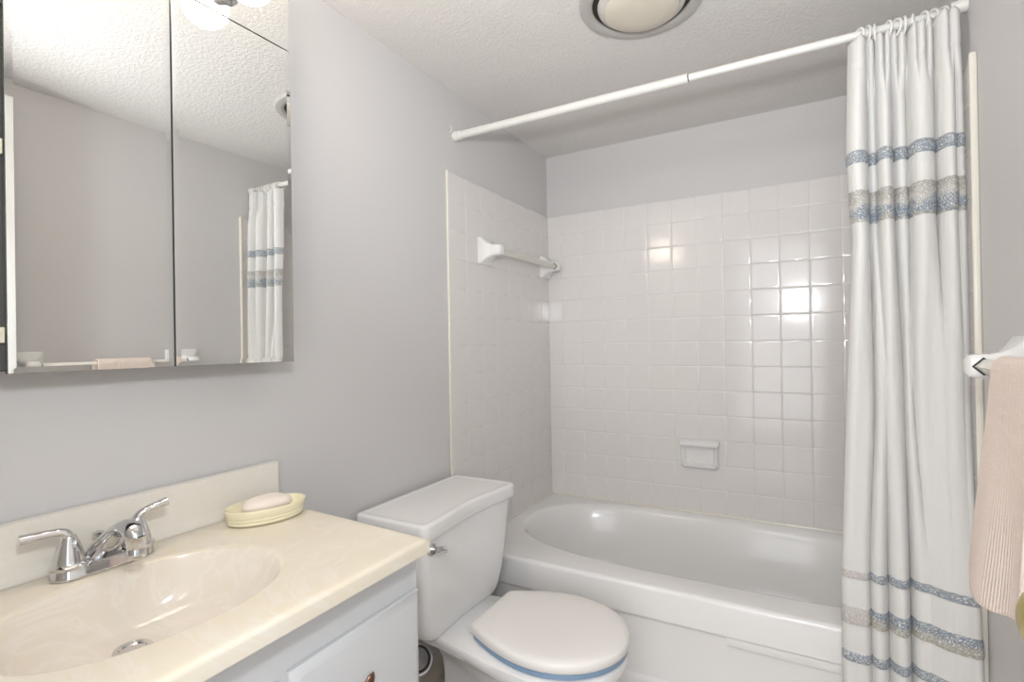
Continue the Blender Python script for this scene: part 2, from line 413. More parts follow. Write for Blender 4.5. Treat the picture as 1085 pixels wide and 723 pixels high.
loft(bm, [[(x, y*k, 0.051+(z-0.051)*k2) for y, z in pr] for x, k, k2 in ((-0.084, 0.7, 0.6), (-0.081, 0.92, 0.9), (-0.074, 1, 1), (0.074, 1, 1), (0.081, 0.92, 0.9), (0.084, 0.7, 0.6))])
obj('grip_bar', bm, M_ceram, sd)
bm = bmesh.new()
pr = [(0.0, -0.062), (-0.016, -0.062), (-0.028, -0.055), (-0.030, -0.046), (-0.024, -0.042), (-0.016, -0.047), (0.0, -0.047)]
loft(bm, [[(x, y*k, z) for y, z in pr] for x, k in ((-0.076, 0.4), (-0.068, 0.9), (-0.055, 1), (0.055, 1), (0.068, 0.9), (0.076, 0.4))])
obj('ledge', bm, M_ceram, sd)

# ------------------------------------------------------------------ ceramic towel bars
def post_bm(s, hz=0.055, tip=0.088):
    """post standing along +x*s from a wall plate in the yz plane, flared base, rounded head"""
    bm = bmesh.new(); rings = []
    for x, hw, hh, r in ((0.0, 0.050, hz, 0.006), (0.007, 0.050, hz, 0.006), (0.014, 0.043, hz*0.86, 0.008), (0.026, 0.032, hz*0.62, 0.010), (0.040, 0.026, hz*0.48, 0.011), (0.055, 0.024, hz*0.42, 0.012), (tip-0.014, 0.0235, hz*0.41, 0.012), (tip-0.005, 0.021, hz*0.37, 0.014), (tip, 0.013, hz*0.23, 0.010)):
        rings.append([(s*x, y, z) for y, z in rrect(0, 0, hw, hh, min(r, hw*0.9, hh*0.9))])
    loft(bm, rings); return bm
def square_bar(y0, y1, x, z, h):
    bm = bmesh.new(); rings = []
    for y in (y0, y1): rings.append([(x+h, y, z), (x, y, z+h), (x-h, y, z), (x, y, z-h)])
    loft(bm, rings); return bm
def socket_bm(x, y, z, s, h=0.017):
    bm = bmesh.new()
    loft(bm, [[(x+h, y, z), (x, y, z+h), (x-h, y, z), (x, y, z-h)], [(x+h, y+s*0.002, z), (x, y+s*0.002, z+h), (x-h, y+s*0.002, z), (x, y+s*0.002, z-h)]])
    return bm
M_bar = mat('clear_white_bar', (0.80, 0.78, 0.72), 0.2)
def towel_bar(label, wallx, s, y0, y1, z, hx):
    t = thing('towel_bar', label, 'towel bar', (wallx, (y0+y1)/2, z))
    inv = (-wallx, -(y0+y1)/2, -z)
    for y, q in ((y0, 1), (y1, -1)):
        p = obj('post', post_bm(s), M_ceram, t, loc=(0, y-(y0+y1)/2, 0))
        k = obj('socket', socket_bm(s*hx, q*0.0240, 0, q), M_black, p); part_label(k, 'dark diamond socket')
    obj('bar', square_bar(y0+0.02, y1-0.02, wallx+s*hx, z, 0.0135), M_bar, t, loc=inv)
    return t
towel_bar('white ceramic towel bar on the tiles at left end of tub', 0.0083, 1, -0.625, -0.060, 1.553, 0.066)
towel_bar('white ceramic towel bar on right wall holding the peach towel', RW, -1, -1.665, -1.145, 1.117, 0.066)

# ------------------------------------------------------------------ shower rod, rings, curtain
rod = thing('shower_curtain_rod', 'white tension rod spanning the tub below the ceiling', 'curtain rod', (0.75, -0.805, 1.966))
def rp(x): return Vector((x, -0.815 + 0.02*x/1.5, 1.9655 + 0.001*x/1.5))
o = (-0.75, 0.805, -1.966)
bm = bmesh.new(); tube(bm, [rp(0.022), rp(0.855)], 0.0142, 24); obj('outer_tube', bm, M_plast, rod, loc=o)
bm = bmesh.new(); tube(bm, [rp(0.858), rp(1.478)], 0.0110, 24); obj('inner_tube', bm, M_plast, rod, loc=o)
bm = bmesh.new(); lathe(bm, [(0.018, 0.0005), (0.0185, 0.004), (0.0185, 0.014), (0.0165, 0.018), (0.0175, 0.021), (0.0172, 0.028), (0.0145, 0.030)], rp(0), 'x', 28); obj('end_cap', bm, M_plast, rod, loc=o)
bm = bmesh.new(); lathe(bm, [(0.0115, 1.468), (0.0135, 1.470), (0.0135, 1.480), (0.0150, 1.483), (0.0155, 1.490), (0.0155, 1.4995)], rp(0), 'x', 28); obj('end_cap', bm, M_plast, rod, loc=o)
bm = bmesh.new(); tube(bm, [rp(0.853), rp(0.8585)], 0.0096, 24); obj('collar', bm, M_black, rod, loc=o)

# valleys of the folds: x at three heights, and their depths
VT = [(1.300, 0.026), (1.318, 0.022), (1.352, 0.030), (1.384, 0.026), (1.434, 0.028), (1.468, 0.016)]     # z 1.65
VM = [(1.301, 0.030), (1.324, 0.012), (1.361, 0.026), (1.380, 0.022), (1.440, 0.006), (1.470, 0.003)]     # z 1.05
VB = [(1.284, 0.026), (1.321, 0.028), (1.366, 0.040), (1.400, 0.003), (1.440, 0.002), (1.472, 0.002)]     # z 0.5
OFF = [-0.006, 0.018, -0.004, 0.008, -0.022, -0.026, -0.018]   # each fold stands nearer or farther
NR = 11
ring_x = [1.284, 1.302, 1.320, 1.345, 1.361, 1.378, 1.400, 1.417, 1.434, 1.453, 1.470]
pleat_v = [1.299, 1.318, 1.336, 1.350, 1.366, 1.386, 1.402, 1.420, 1.436, 1.461]
def xl(z): return lerp_list([0.2, 0.55, 1.07, 1.43, 1.55, 1.65, 1.90, 2.0], [1.222, 1.222, 1.244, 1.262, 1.256, 1.252, 1.259, 1.262], z)
def xr(z): return lerp_list([0.2, 0.45, 0.60, 1.1, 1.9, 2.0], [1.486, 1.487, 1.483, 1.484, 1.482, 1.480], z)
def smooth(t): t = max(0, min(1, t)); return t*t*(3-2*t)
def curt(s, z):
    a, b = xl(z), xr(z); x = a + (b-a)*s
    y = lerp_list([0.2, 0.6, 1.0, 1.5, 1.80, 1.95], [-0.872, -0.868, -0.862, -0.852, -0.843, -0.836], z)
    # broad waves
    y += 0.006*math.sin(9*s+1.2*z) + 0.004*math.sin(23*s-2.0*z)
    tk = smooth((z-1.78)/0.10)
    for i in range(6):
        q = z
        if q >= 1.05:
            t = smooth((q-1.05)/0.45); vx = VM[i][0]*(1-t)+VT[i][0]*t; d = VM[i][1]*(1-t)+VT[i][1]*t
        else:
            t = smooth((q-0.55)/0.5); vx = VB[i][0]*(1-t)+VM[i][0]*t; d = VB[i][1]*(1-t)+VM[i][1]*t
        w = 0.0085
        y += (1.35+0.35*smooth((z-1.1)/0.3))*d*(1-0.75*tk)*(math.exp(-((x-vx)**2+1e-6)**0.5/w))
        st = smooth((x-vx+0.004)/0.008)
        y += st*(OFF[i+1]-OFF[i])*smooth((z-0.75)/0.8)*(1-0.5*tk)
    for i, vx in enumerate(pleat_v):
        y += tk*(0.022+0.010*((i*7) % 3)/2)*math.exp(-abs(x-vx)/0.0048)
    # pinched ribbon seams and header stitching
    for zz, ww in ((1.665, 0.006), (1.608, 0.006), (1.570, 0.006), (1.455, 0.006), (1.868, 0.007), (0.585, 0.005), (0.552, 0.005), (0.495, 0.005), (0.432, 0.005), (0.378, 0.005), (0.342, 0.005)):
        y += (0.005 if zz > 1.8 else 0.002)*math.exp(-((z-zz)/ww)**2)
    y += -0.040*smooth((x-1.37)/0.11)*(1-smooth((z-0.50)/0.55))
    # free edge and wall edge curl back
    y += 0.030*math.exp(-s/0.035) + 0.016*math.exp(-(1-s)/0.03)
    return Vector((x, y, z))
cur = thing('shower_curtain', 'white shower curtain with blue and grey ruffled bands hanging from rod', 'shower curtain', (1.36, -0.85, 1.95))
co = (-1.36, 0.85, -1.95)
NS, NZ = 360, 210
def curt_top(x):
    k = min(range(NR), key=lambda i: abs(ring_x[i]-x)); return 1.951 + 0.008*smooth((x-1.36)/0.1) - 0.8*min(0.010, abs(ring_x[k]-x))
def cloth_grid(z0, z1, nz, off, name, m, thick, uvs=True):
    bm = bmesh.new(); uvl = bm.loops.layers.uv.new('UVMap'); G = []; UV = {}
    for j in range(nz+1):
        row = []; acc = 0; prev = None
        for i in range(NS+1):
            s = i/NS
            zt = z1 if z1 is not None else curt_top(xl(1.9)+(xr(1.9)-xl(1.9))*s)
            z = z0 + (zt-z0)*j/nz
            p = curt(s, z)
            if off:
                e = 1e-3; n = Vector((curt(min(1, s+e), z).y - curt(max(0, s-e), z).y, -(curt(min(1, s+e), z).x - curt(max(0, s-e), z).x), 0)).normalized()
                ed = min(1, 4*min(j, nz-j)/nz)
                p = p + n*off*ed
            if prev is not None: acc += (p-prev).length
            prev = p.copy(); v = bm.verts.new(p); row.append(v); UV[v] = (acc, p.z)
        G.append(row)
    for j in range(nz):
        for i in range(NS):
            fc = bm.faces.new((G[j][i], G[j][i+1], G[j+1][i+1], G[j+1][i]))
            for lp in fc.loops: lp[uvl].uv = UV[lp.vert]
    for fc in bm.faces: fc.smooth = True
    o_ = obj(name, bm, m, cur, loc=co, recalc=False)
    md = o_.modifiers.new('thickness', 'SOLIDIFY'); md.thickness = thick; md.offset = -1 if off else 1
    return o_
cloth_grid(0.20, None, NZ, 0, 'cloth', M_cloth, 0.0012)
def band(z0, z1, m, label):
    # the ribbon material reads the height within the band from the third UV component, so give it its own object space
    mm = m.copy()
    nt = mm.node_tree
    sep = [n for n in nt.nodes if n.type == 'SEPXYZ'][0]
    mr = nt.nodes.new('ShaderNodeMapRange'); mr.inputs['From Min'].default_value = z0; mr.inputs['From Max'].default_value = z1
    nt.links.new(sep.outputs[1], mr.inputs['Value'])
    for l in list(nt.links):
        if l.from_node == sep and l.from_socket == sep.outputs[2]:
            to = l.to_socket; nt.links.remove(l); nt.links.new(mr.outputs[0], to)
    o_ = cloth_grid(z0, z1, 10, 0.0028, 'ruffled_band', mm, 0.002)
    part_label(o_, label)
band(1.616, 1.657, M_band_blue, 'narrow blue ruffled band')
band(1.458, 1.562, M_band_wide, 'wide taupe and blue ruffled band')
band(0.556, 0.582, M_band_fade, 'narrow blue ruffled band')
band(0.436, 0.492, M_band_low, 'blue and beige ruffled band')
band(0.344, 0.374, M_band_blue, 'narrow blue ruffled band')

words = ['first', 'second', 'third', 'fourth', 'fifth', 'sixth', 'seventh', 'eighth', 'ninth', 'tenth', 'eleventh']
bm = bmesh.new()
pts = [(0.0, 0.0215*math.sin(a), 0.0200*math.cos(a)-0.003) for a in [2*PI*i/36 for i in range(37)]]
tube(bm, pts, [0.0032]*37, 10, upv=(1, 0, 0))
proto = obj('shower_curtain_ring', bm, M_plast)
for i, x in enumerate(ring_x):
    r_ = proto if i == 0 else proto.copy()
    if i: COL.objects.link(r_)
    p = rp(x); r_.location = (p.x, p.y-0.008, p.z-0.006)
    r_.rotation_euler = (random.uniform(-0.1, 0.1), 0, [0.45, 0.25, -0.2, 0.3, 0.5, 0.1, -0.3, 0.35, 0.45, 0.5, 0.4][i])
    tag(r_, 'white plastic curtain ring on rod, %s from the free left edge' % words[i], 'curtain ring', 'curtain rings along the rod')

# a small screw hook in the wall above the rod's end
bm = bmesh.new()
tube(bm, spline([(0.0, 0, 0), (0.006, 0, 0), (0.010, 0, -0.006), (0.008, 0, -0.014), (0.002, 0, -0.017)], 6), 0.0022, 8)
h = tag(obj('wall_hook', bm, M_plast, loc=(0.0, -0.846, 1.990)), 'tiny cream hook on grey wall above left end of rod', 'hook')

# ------------------------------------------------------------------ ceiling exhaust fan with light
fan = thing('exhaust_fan', 'round grey ceiling fan with cream light lens', 'ceiling fan', (0.765, -0.985, RH))
bm = bmesh.new(); lathe(bm, [(0.172, 0.0), (0.172, -0.006), (0.168, -0.011), (0.152, -0.014), (0.142, -0.013), (0.136, -0.009), (0.136, 0.0)], n=72, cap0=False, cap1=False); obj('trim_ring', bm, M_fan, fan)
bm = bmesh.new(); lathe(bm, [(0.0, -0.001), (0.1355, -0.001), (0.1355, -0.004), (0.0, -0.004)], n=64); part_label(obj('recess', bm, M_black, fan), 'dark fan opening')
bm = bmesh.new(); lathe(bm, [(0.098, -0.004), (0.117, -0.006), (0.121, -0.012), (0.118, -0.019), (0.108, -0.025), (0.100, -0.027)], n=64, cap0=False, cap1=False); obj('diffuser_ring', bm, M_clear, fan)
bm = bmesh.new(); lathe(bm, [(0.102, -0.006), (0.104, -0.024), (0.101, -0.031), (0.090, -0.037), (0.060, -0.042), (0.025, -0.044), (0.0, -0.0445)], n=64, cap0=False); part_label(obj('light_lens', bm, M_lens, fan), 'cream light lens')

# ------------------------------------------------------------------ toilet
toi = thing('toilet', 'white two piece toilet with closed lid between vanity and tub', 'toilet', (0.02, -1.112, 0))
TY = 0.0   # local: x out of the wall, y along it
def bowl_ring(z, x0, x1, hw, hb, n=72, sq=2.25):
    """plan outline: back at x0 with half width hb, round front at x1 with half width hw"""
    out = []; xc = x1 - hw*1.02
    m = n//2
    half = []
    for i in range(m+1):
        t = i/m
        if t < 0.42:
            q = t/0.42; x = x0 + (xc-x0)*q
            y = hb + (hw-hb)*smooth(q*0.98+0.02)
        else:
            q = (t-0.42)/0.58*PI/2; x = xc + (x1-xc)*math.sin(q); y = hw*max(0.0, math.cos(q))**0.95
        half.append((x, y))
    for x, y in half: out.append((x, y, z))
    for x, y in reversed(half[:-1]): out.append((x, -y, z))
    return out
bm = bmesh.new(); rings = []
for z, x0, x1, hw, hb in ((0.0, 0.16, 0.52, 0.105, 0.095), (0.02, 0.16, 0.52, 0.103, 0.093), (0.06, 0.165, 0.525, 0.098, 0.082), (0.13, 0.172, 0.55, 0.107, 0.070), (0.19, 0.172, 0.605, 0.132, 0.068), (0.24, 0.170, 0.655, 0.158, 0.074), (0.280, 0.160, 0.685, 0.174, 0.088), (0.300, 0.148, 0.697, 0.181, 0.110), (0.308, 0.148, 0.703, 0.185, 0.136), (0.324, 0.148, 0.706, 0.187, 0.141), (0.336, 0.148, 0.704, 0.186, 0.140), (0.340, 0.148, 0.697, 0.180, 0.135)):
    rings.append(bowl_ring(z, x0, x1, hw, hb))
loft(bm, rings); obj('bowl', bm, M_porc, toi, angle=50)
# seat and lid
def lid_ring(z, ins, x0=0.291, x1=0.710, hw=0.182):
    out = []; n = 44; half = []
    x0 += ins; x1 -= ins; hw -= ins; xc = 0.508
    hb = 0.114-ins*0.7
    # straight hinge side with rounded corners, swelling to a round front
    half.append((x0, 0.0))
    half.append((x0, hb-0.012)); half.append((x0+0.004, hb-0.003)); half.append((x0+0.012, hb+0.003))
    for i in range(1, 16):
        q = i/16; x = x0+0.012 + (xc-x0-0.012)*q; y = hb+0.003 + (hw-hb-0.003)*math.sin(q*PI/2)**0.95
        half.append((x, y))
    for i in range(0, n+1):
        q = i/n*PI/2; half.append((xc+(x1-xc)*math.sin(q), hw*math.cos(q)))
    z += 0.002; dy = 0.006
    for x, y in half: out.append((x, y+dy, z))
    for x, y in reversed(half[1:-1]): out.append((x, -y+dy, z))
    return out
bm = bmesh.new(); loft(bm, [lid_ring(0.3405, 0.012), lid_ring(0.3405, 0.008), lid_ring(0.342, 0.005), lid_ring(0.353, 0.004), lid_ring(0.3570, 0.006), lid_ring(0.3570, 0.02)])
part_label(obj('seat', bm, M_seat, toi), 'blue toilet seat')
bm = bmesh.new(); loft(bm, [lid_ring(0.3575, 0.005), lid_ring(0.3580, 0.001), lid_ring(0.361, -0.001), lid_ring(0.375, -0.001), lid_ring(0.3805, 0.002), lid_ring(0.3845, 0.008), lid_ring(0.3870, 0.022), lid_ring(0.3885, 0.06), lid_ring(0.3892, 0.11)])
obj('lid', bm, M_lid, toi, angle=55)
for sgn in (-1, 1):
    bm = bmesh.new(); box(bm, 0.268, 0.290, sgn*0.07-0.014, sgn*0.07+0.014, 0.3402, 0.362, bev=0.005, seg=3); obj('hinge', bm, M_lid, toi)
# tank with a scooped front
def tank_ring(z, hw, xb, xf, scoop, r=0.022, n=8):
    out = []
    # back left, front left, front (scooped), front right, back right
    def arc(cx, cy, a0, a1):
        for j in range(n+1):
            a = a0 + (a1-a0)*j/n; out.append((cx+r*math.cos(a), cy+r*math.sin(a), z))
    arc(xb+r, -hw+r, PI, 1.5*PI)
    arc(xf-r, -hw+r, 1.5*PI, 2*PI)
    for j in range(1, 28):
        t = j/28; y = -hw+r + (2*hw-2*r)*t
        out.append((xf - scoop*math.sin(PI*t)**2, y, z))
    arc(xf-r, hw-r, 0, PI/2)
    arc(xb+r, hw-r, PI/2, PI)
    return out
bm = bmesh.new(); rings = []
for z, hw, xf, sc_, r in ((0.3300, 0.135, 0.190, 0.002, 0.03), (0.333, 0.155, 0.200, 0.003, 0.03), (0.339, 0.172, 0.207, 0.004, 0.03), (0.352, 0.190, 0.2125, 0.005, 0.03), (0.378, 0.203, 0.2165, 0.007, 0.03), (0.41, 0.212, 0.220, 0.009, 0.028), (0.48, 0.221, 0.227, 0.011, 0.026), (0.57, 0.229, 0.234, 0.013, 0.025), (0.654, 0.235, 0.240, 0.015, 0.024)):
    rings.append(tank_ring(z, hw, 0.012, xf, sc_, r))
loft(bm, rings); obj('tank', bm, M_porc, toi, angle=50)
bm = bmesh.new(); rings = []
for z, ins in ((0.652, 0.008), (0.652, 0.001), (0.654, 0.0), (0.686, 0.0), (0.690, 0.0015), (0.693, 0.006), (0.6932, 0.016), (0.6918, 0.022), (0.6915, 0.030)):
    rings.append(tank_ring(z, 0.249-ins, -0.008+ins, 0.252-ins, 0.017, max(0.006, 0.022-ins*0.5)))
loft(bm, rings); obj('tank_lid', bm, M_porc, toi, angle=50)
# flush handle on the front, near the vanity
bm = bmesh.new(); lathe(bm, [(0.017, 0.0), (0.017, 0.004), (0.012, 0.009), (0.009, 0.018)], (0.235, -0.203, 0.617), 'x', 24)
hd = obj('flush_handle', bm, M_chrome, toi); part_label(hd, 'chrome flush handle')
bm = bmesh.new()
tube(bm, spline([(0.252, -0.208, 0.618), (0.255, -0.197, 0.617), (0.257, -0.186, 0.615), (0.257, -0.173, 0.611)], 5), resamp([0.009, 0.012, 0.014, 0.013], 0, 16), 14, flat=resamp([0.007, 0.008, 0.009, 0.009], 0, 16))
obj('lever', bm, M_chrome, hd)
# water supply: valve and braided hose with a loop
wt = thing('water_supply_hose', 'looped braided steel hose under the toilet tank beside vanity', 'hose', (0.012, -1.30, 0.16))
wl = (-0.012, 1.30, -0.16)
bm = bmesh.new()
loopc = Vector((0.085, -1.176, 0.197)); la = Vector((0.76, 0.65, 0.0)); lb = Vector((-0.33, 0.38, 0.86)); ln = la.cross(lb)
pts = [(0.06, -1.30, 0.16), (0.062, -1.275, 0.150), (0.055, -1.245, 0.165)]
for i in range(17):
    a = PI*1.05 + i*2*PI/16
    pts.append(tuple(loopc + la*0.043*math.cos(a) + lb*0.043*math.sin(a) - ln*0.0008*i))
pts += [(0.060, -1.235, 0.25), (0.07, -1.275, 0.29), (0.08, -1.28, 0.322)]
tube(bm, spline(pts, 6), 0.0062, 10, upv=ln); obj('hose', bm, M_hose, wt, loc=wl)
bm = bmesh.new()
pts = [tuple(loopc + la*0.0345*math.cos(a) + lb*0.0345*math.sin(a)) for a in [2*PI*i/40 for i in range(41)]]
tube(bm, pts, 0.0028, 8, upv=ln); part_label(obj('inner_sleeve', bm, M_hosein, wt, loc=wl), 'dark inner line of the hose loop')
bm = bmesh.new(); lathe(bm, [(0.028, 0.0), (0.028, 0.003), (0.012, 0.008), (0.010, 0.05), (0.0, 0.05)], (0.0125, -1.30, 0.16), 'x', 24); obj('valve', bm, M_chrome, wt, loc=wl)

# ------------------------------------------------------------------ vanity
van = thing('vanity_cabinet', 'white vanity cabinet under the cream countertop', 'cabinet', (0.22, -2.02, 0))
vo = (-0.22, 2.02, 0)
bm = bmesh.new(); box(bm, 0.002, 0.460, -1.636, -1.619, 0.09, 0.7715, bev=0.0015, seg=1)      # side panels, back, floor and face frame
box(bm, 0.002, 0.460, -2.425, -2.409, 0.09, 0.7715); box(bm, 0.002, 0.010, -2.409, -1.636, 0.09, 0.7715); box(bm, 0.010, 0.442, -2.409, -1.636, 0.09, 0.106)
box(bm, 0.442, 0.460, -2.409, -1.636, 0.106, 0.7715)
box(bm, 0.002, 0.395, -2.42, -1.63, 0.0, 0.09)
obj('carcass', bm, M_white, van, loc=vo)
def front_panel(y0, y1, z0, z1, bv=0.014):
    bm = bmesh.new(); x = 0.4605; rings = []
    for ins, h in ((0, 0), (0, 0.007), (0.002, 0.009), (bv, 0.0145), (bv+0.002, 0.0148)):
        rings.append([(x+h, y0+ins, z0+ins), (x+h, y1-ins, z0+ins), (x+h, y1-ins, z1-ins), (x+h, y0+ins, z1-ins)])
    loft(bm, rings); return bm
def leaf_pull(parent, y, z):
    bm = bmesh.new()
    for sgn, ang in ((1, 0.9), (-1, 0.75)):
        c = Vector((0.478, y-sgn*0.014, z)); d = Vector((0.12, -sgn*math.sin(0.5), math.cos(0.5))).normalized()
        tube(bm, [c-d*0.020, c-d*0.015, c-d*0.006, c+d*0.004, c+d*0.013, c+d*0.018, c+d*0.0205], [0.002, 0.007, 0.010, 0.0105, 0.008, 0.004, 0.001], 14, flat=[0.002, 0.0035, 0.005, 0.005, 0.004, 0.002, 0.001], upv=(1, 0, 0))
    lathe(bm, [(0.006, 0.4715), (0.005, 0.478), (0.008, 0.481), (0.0, 0.484)], (0, y, z-0.014), 'x', 16)
    return part_label(obj('pull', bm, M_bronze, parent), 'dark bronze leaf shaped pull')
zt = 0.690
for k in range(3):
    z1_ = zt - k*0.195; z0_ = z1_-0.19
    d = obj('drawer', front_panel(-1.922, -1.627, z0_, z1_), M_white, van, loc=vo)
    leaf_pull(d, -1.786, (z0_+z1_)/2 - 0.008)
d = obj('door', front_panel(-2.405, -1.938, 0.11, zt-0.006), M_white, van, loc=vo)
leaf_pull(d, -1.985, 0.50)

ZC = 0.80
ctop = thing('vanity_countertop', 'cream marbled countertop with oval basin and backsplash', 'countertop', (0.25, -2.02, ZC))
cto = (-0.25, 2.02, -ZC)
cc = (0.267, -2.010)
YE0, YE1, XF = -2.45, -1.622, 0.508
def skew(p):  # the end by the toilet is not cut quite square
    if p[1] > -1.8: 
        k = (p[1]+1.8)/0.178
        return (p[0], p[1] + k*(0.013 - 0.027*(p[0]/0.5)), p[2])
    return p
ths = set(2*PI*i/120 for i in range(120))
for cx_ in (0.004, XF):
    for cy_ in (YE0, YE1): ths.add(math.atan2(cy_-cc[1], cx_-cc[0]) % (2*PI))
ths = sorted(ths)
def rect(th, ins):
    d = Vector((math.cos(th), math.sin(th))); x0, x1, y0, y1 = 0.004, XF-ins, YE0, YE1-ins
    k = min(((x1-cc[0])/d.x if d.x > 1e-9 else 1e9), ((x0-cc[0])/d.x if d.x < -1e-9 else 1e9), ((y1-cc[1])/d.y if d.y > 1e-9 else 1e9), ((y0-cc[1])/d.y if d.y < -1e-9 else 1e9))
    return (cc[0]+d.x*k, cc[1]+d.y*k)
def bow(th, k, dx=0.0, n=2.15, ax=0.152, ay=0.198):
    d = Vector((math.cos(th), math.sin(th)))
    r = 1.0/((abs(d.x)/ax)**n + (abs(d.y)/ay)**n)**(1/n)
    return (cc[0]+dx+d.x*r*k, cc[1]+d.y*r*k)
bm = bmesh.new()
rings = []
for ins, z in ((0.003, ZC-0.0275), (0.0, ZC-0.0260), (0.0, ZC-0.006), (0.0015, ZC-0.0022), (0.005, ZC-0.0002), (0.010, ZC+0.0008), (0.022, ZC-0.0002)):
    rings.append([skew((*rect(t, ins), z)) for t in ths])
nb = len(rings)
for k, z, dx in ((1.03, ZC-0.0002, 0), (1.0, ZC-0.0014, 0), (0.97, ZC-0.005, 0)):
    rings.append([(*bow(t, k, dx), z) for t in ths])
fs = loft(bm, rings, cap0=False, cap1=False)
obj('slab', bm, M_ctr, ctop, angle=45, loc=cto)
bm = bmesh.new(); rings = []
for k, z, dx in ((0.97, ZC-0.005, 0), (0.93, ZC-0.016, -0.002), (0.87, ZC-0.036, -0.006), (0.79, ZC-0.058, -0.013), (0.68, ZC-0.077, -0.024), (0.54, ZC-0.090, -0.036), (0.38, ZC-0.097, -0.046), (0.22, ZC-0.101, -0.054), (0.10, ZC-0.103, -0.058)):
    rings.append([(*bow(t, k, dx), z) for t in ths])
loft(bm, rings, cap0=False, cap1=True)
part_label(obj('basin', bm, M_bowl, ctop, angle=60, loc=cto), 'pale oval basin')
# coved backsplash
bm = bmesh.new()
prof = [(0.002, ZC-0.0005), (0.002, 0.893), (0.004, 0.8955), (0.018, 0.8955), (0.0215, 0.893), (0.022, 0.888), (0.0225, ZC+0.022)]
for j in range(1, 7):
    a = j*PI/2/6; prof.append((0.0225+0.018*(1-math.cos(a)), ZC+0.022-0.0215*math.sin(a)))
loft(bm, [[(x, y, z) for x, z in prof] for y in (YE0, -1.609)])
obj('backsplash', bm, M_splash, ctop, angle=40, loc=cto)
bm = bmesh.new(); lathe(bm, [(0.0, 0.000), (0.024, 0.0), (0.027, 0.002), (0.0255, 0.005), (0.019, 0.006), (0.017, 0.0035), (0.0, 0.006)], (0.209-0.25, -2.010+2.02, -0.103), n=32)
part_label(obj('drain', bm, M_chrome, ctop), 'chrome basin drain stopper')

# faucet
fct = thing('faucet', 'chrome two handle faucet behind the oval basin', 'faucet', (0.078, -1.992, ZC+0.0008))
bm = bmesh.new(); rings = []
def stad(hx, hy, z, n=10):
    out = []
    for j in range(n+1): a = j*PI/n; out.append((hx*math.cos(a), hy-hx+hx*math.sin(a), z))
    for j in range(n+1): a = PI + j*PI/n; out.append((hx*math.cos(a), -hy+hx+hx*math.sin(a), z))
    return out
for hx, hy, z in ((0.0275, 0.0765, 0.0005), (0.0275, 0.0765, 0.004), (0.026, 0.075, 0.007), (0.0255, 0.0745, 0.014), (0.024, 0.073, 0.018), (0.020, 0.069, 0.0195)):
    rings.append(stad(hx, hy, z))
loft(bm, rings); obj('base_plate', bm, M_chrome, fct)
for sgn in (-1, 1):
    bm = bmesh.new(); lathe(bm, [(0.0262, 0.016), (0.0262, 0.021), (0.0225, 0.024), (0.0215, 0.026), (0.0205, 0.034), (0.0170, 0.047), (0.0130, 0.058), (0.0112, 0.064), (0.0095, 0.068), (0.004, 0.071), (0.0, 0.0715)], (0, sgn*0.0505, 0), n=32)
    hb = obj('handle', bm, M_chrome, fct)
    bm = bmesh.new()
    if sgn < 0: pts = [(0, -0.0505, 0.058), (0.001, -0.0525, 0.069), (-0.001, -0.060, 0.0755), (-0.004, -0.076, 0.0775), (-0.007, -0.094, 0.0775), (-0.010, -0.110, 0.0770)]
    else: pts = [(0, 0.0505, 0.056), (-0.001, 0.051, 0.066), (0.001, 0.057, 0.074), (0.004, 0.070, 0.080), (0.007, 0.084, 0.083), (0.009, 0.097, 0.0855)]
    tube(bm, spline(pts, 6), resamp([0.0085, 0.009, 0.0082, 0.0080, 0.0095, 0.0105], 0, 31), 14, flat=resamp([0.0085, 0.008, 0.0066, 0.0062, 0.0072, 0.0080], 0, 31))
    lathe(bm, [(0.0095, -0.001), (0.009, 0.002), (0.0, 0.0035)], pts[-1], 'y', 14) if False else None
    obj('lever', bm, M_chrome, hb)
bm = bmesh.new()
tube(bm, spline([(-0.006, 0, 0.014), (0.002, 0, 0.027), (0.026, 0, 0.050), (0.055, 0, 0.070), (0.080, 0, 0.078), (0.099, 0, 0.073), (0.107, 0, 0.062)], 7), resamp([0.032, 0.030, 0.022, 0.0175, 0.0170, 0.0170, 0.0140], 0, 43), 24, flat=resamp([0.010, 0.016, 0.016, 0.0125, 0.0130, 0.0150, 0.0140], 0, 43), upv=(0, 0, 1))
sp_ = obj('spout', bm, M_chrome, fct, angle=60)
bm = bmesh.new(); lathe(bm, [(0.0148, 0.068), (0.0148, 0.054), (0.0135, 0.052), (0.0135, 0.048), (0.0143, 0.046), (0.0143, 0.034), (0.0125, 0.032), (0.0, 0.032)], (0.105, 0, 0), n=28)
obj('aerator', bm, M_chrome, sp_)
bm = bmesh.new(); lathe(bm, [(0.0028, 0.015), (0.0028, 0.045), (0.004, 0.047), (0.0085, 0.051), (0.0085, 0.054), (0.004, 0.056), (0.0, 0.0565)], (-0.022, 0.0, 0), n=20)
obj('pop_up_rod', bm, M_chrome, fct)

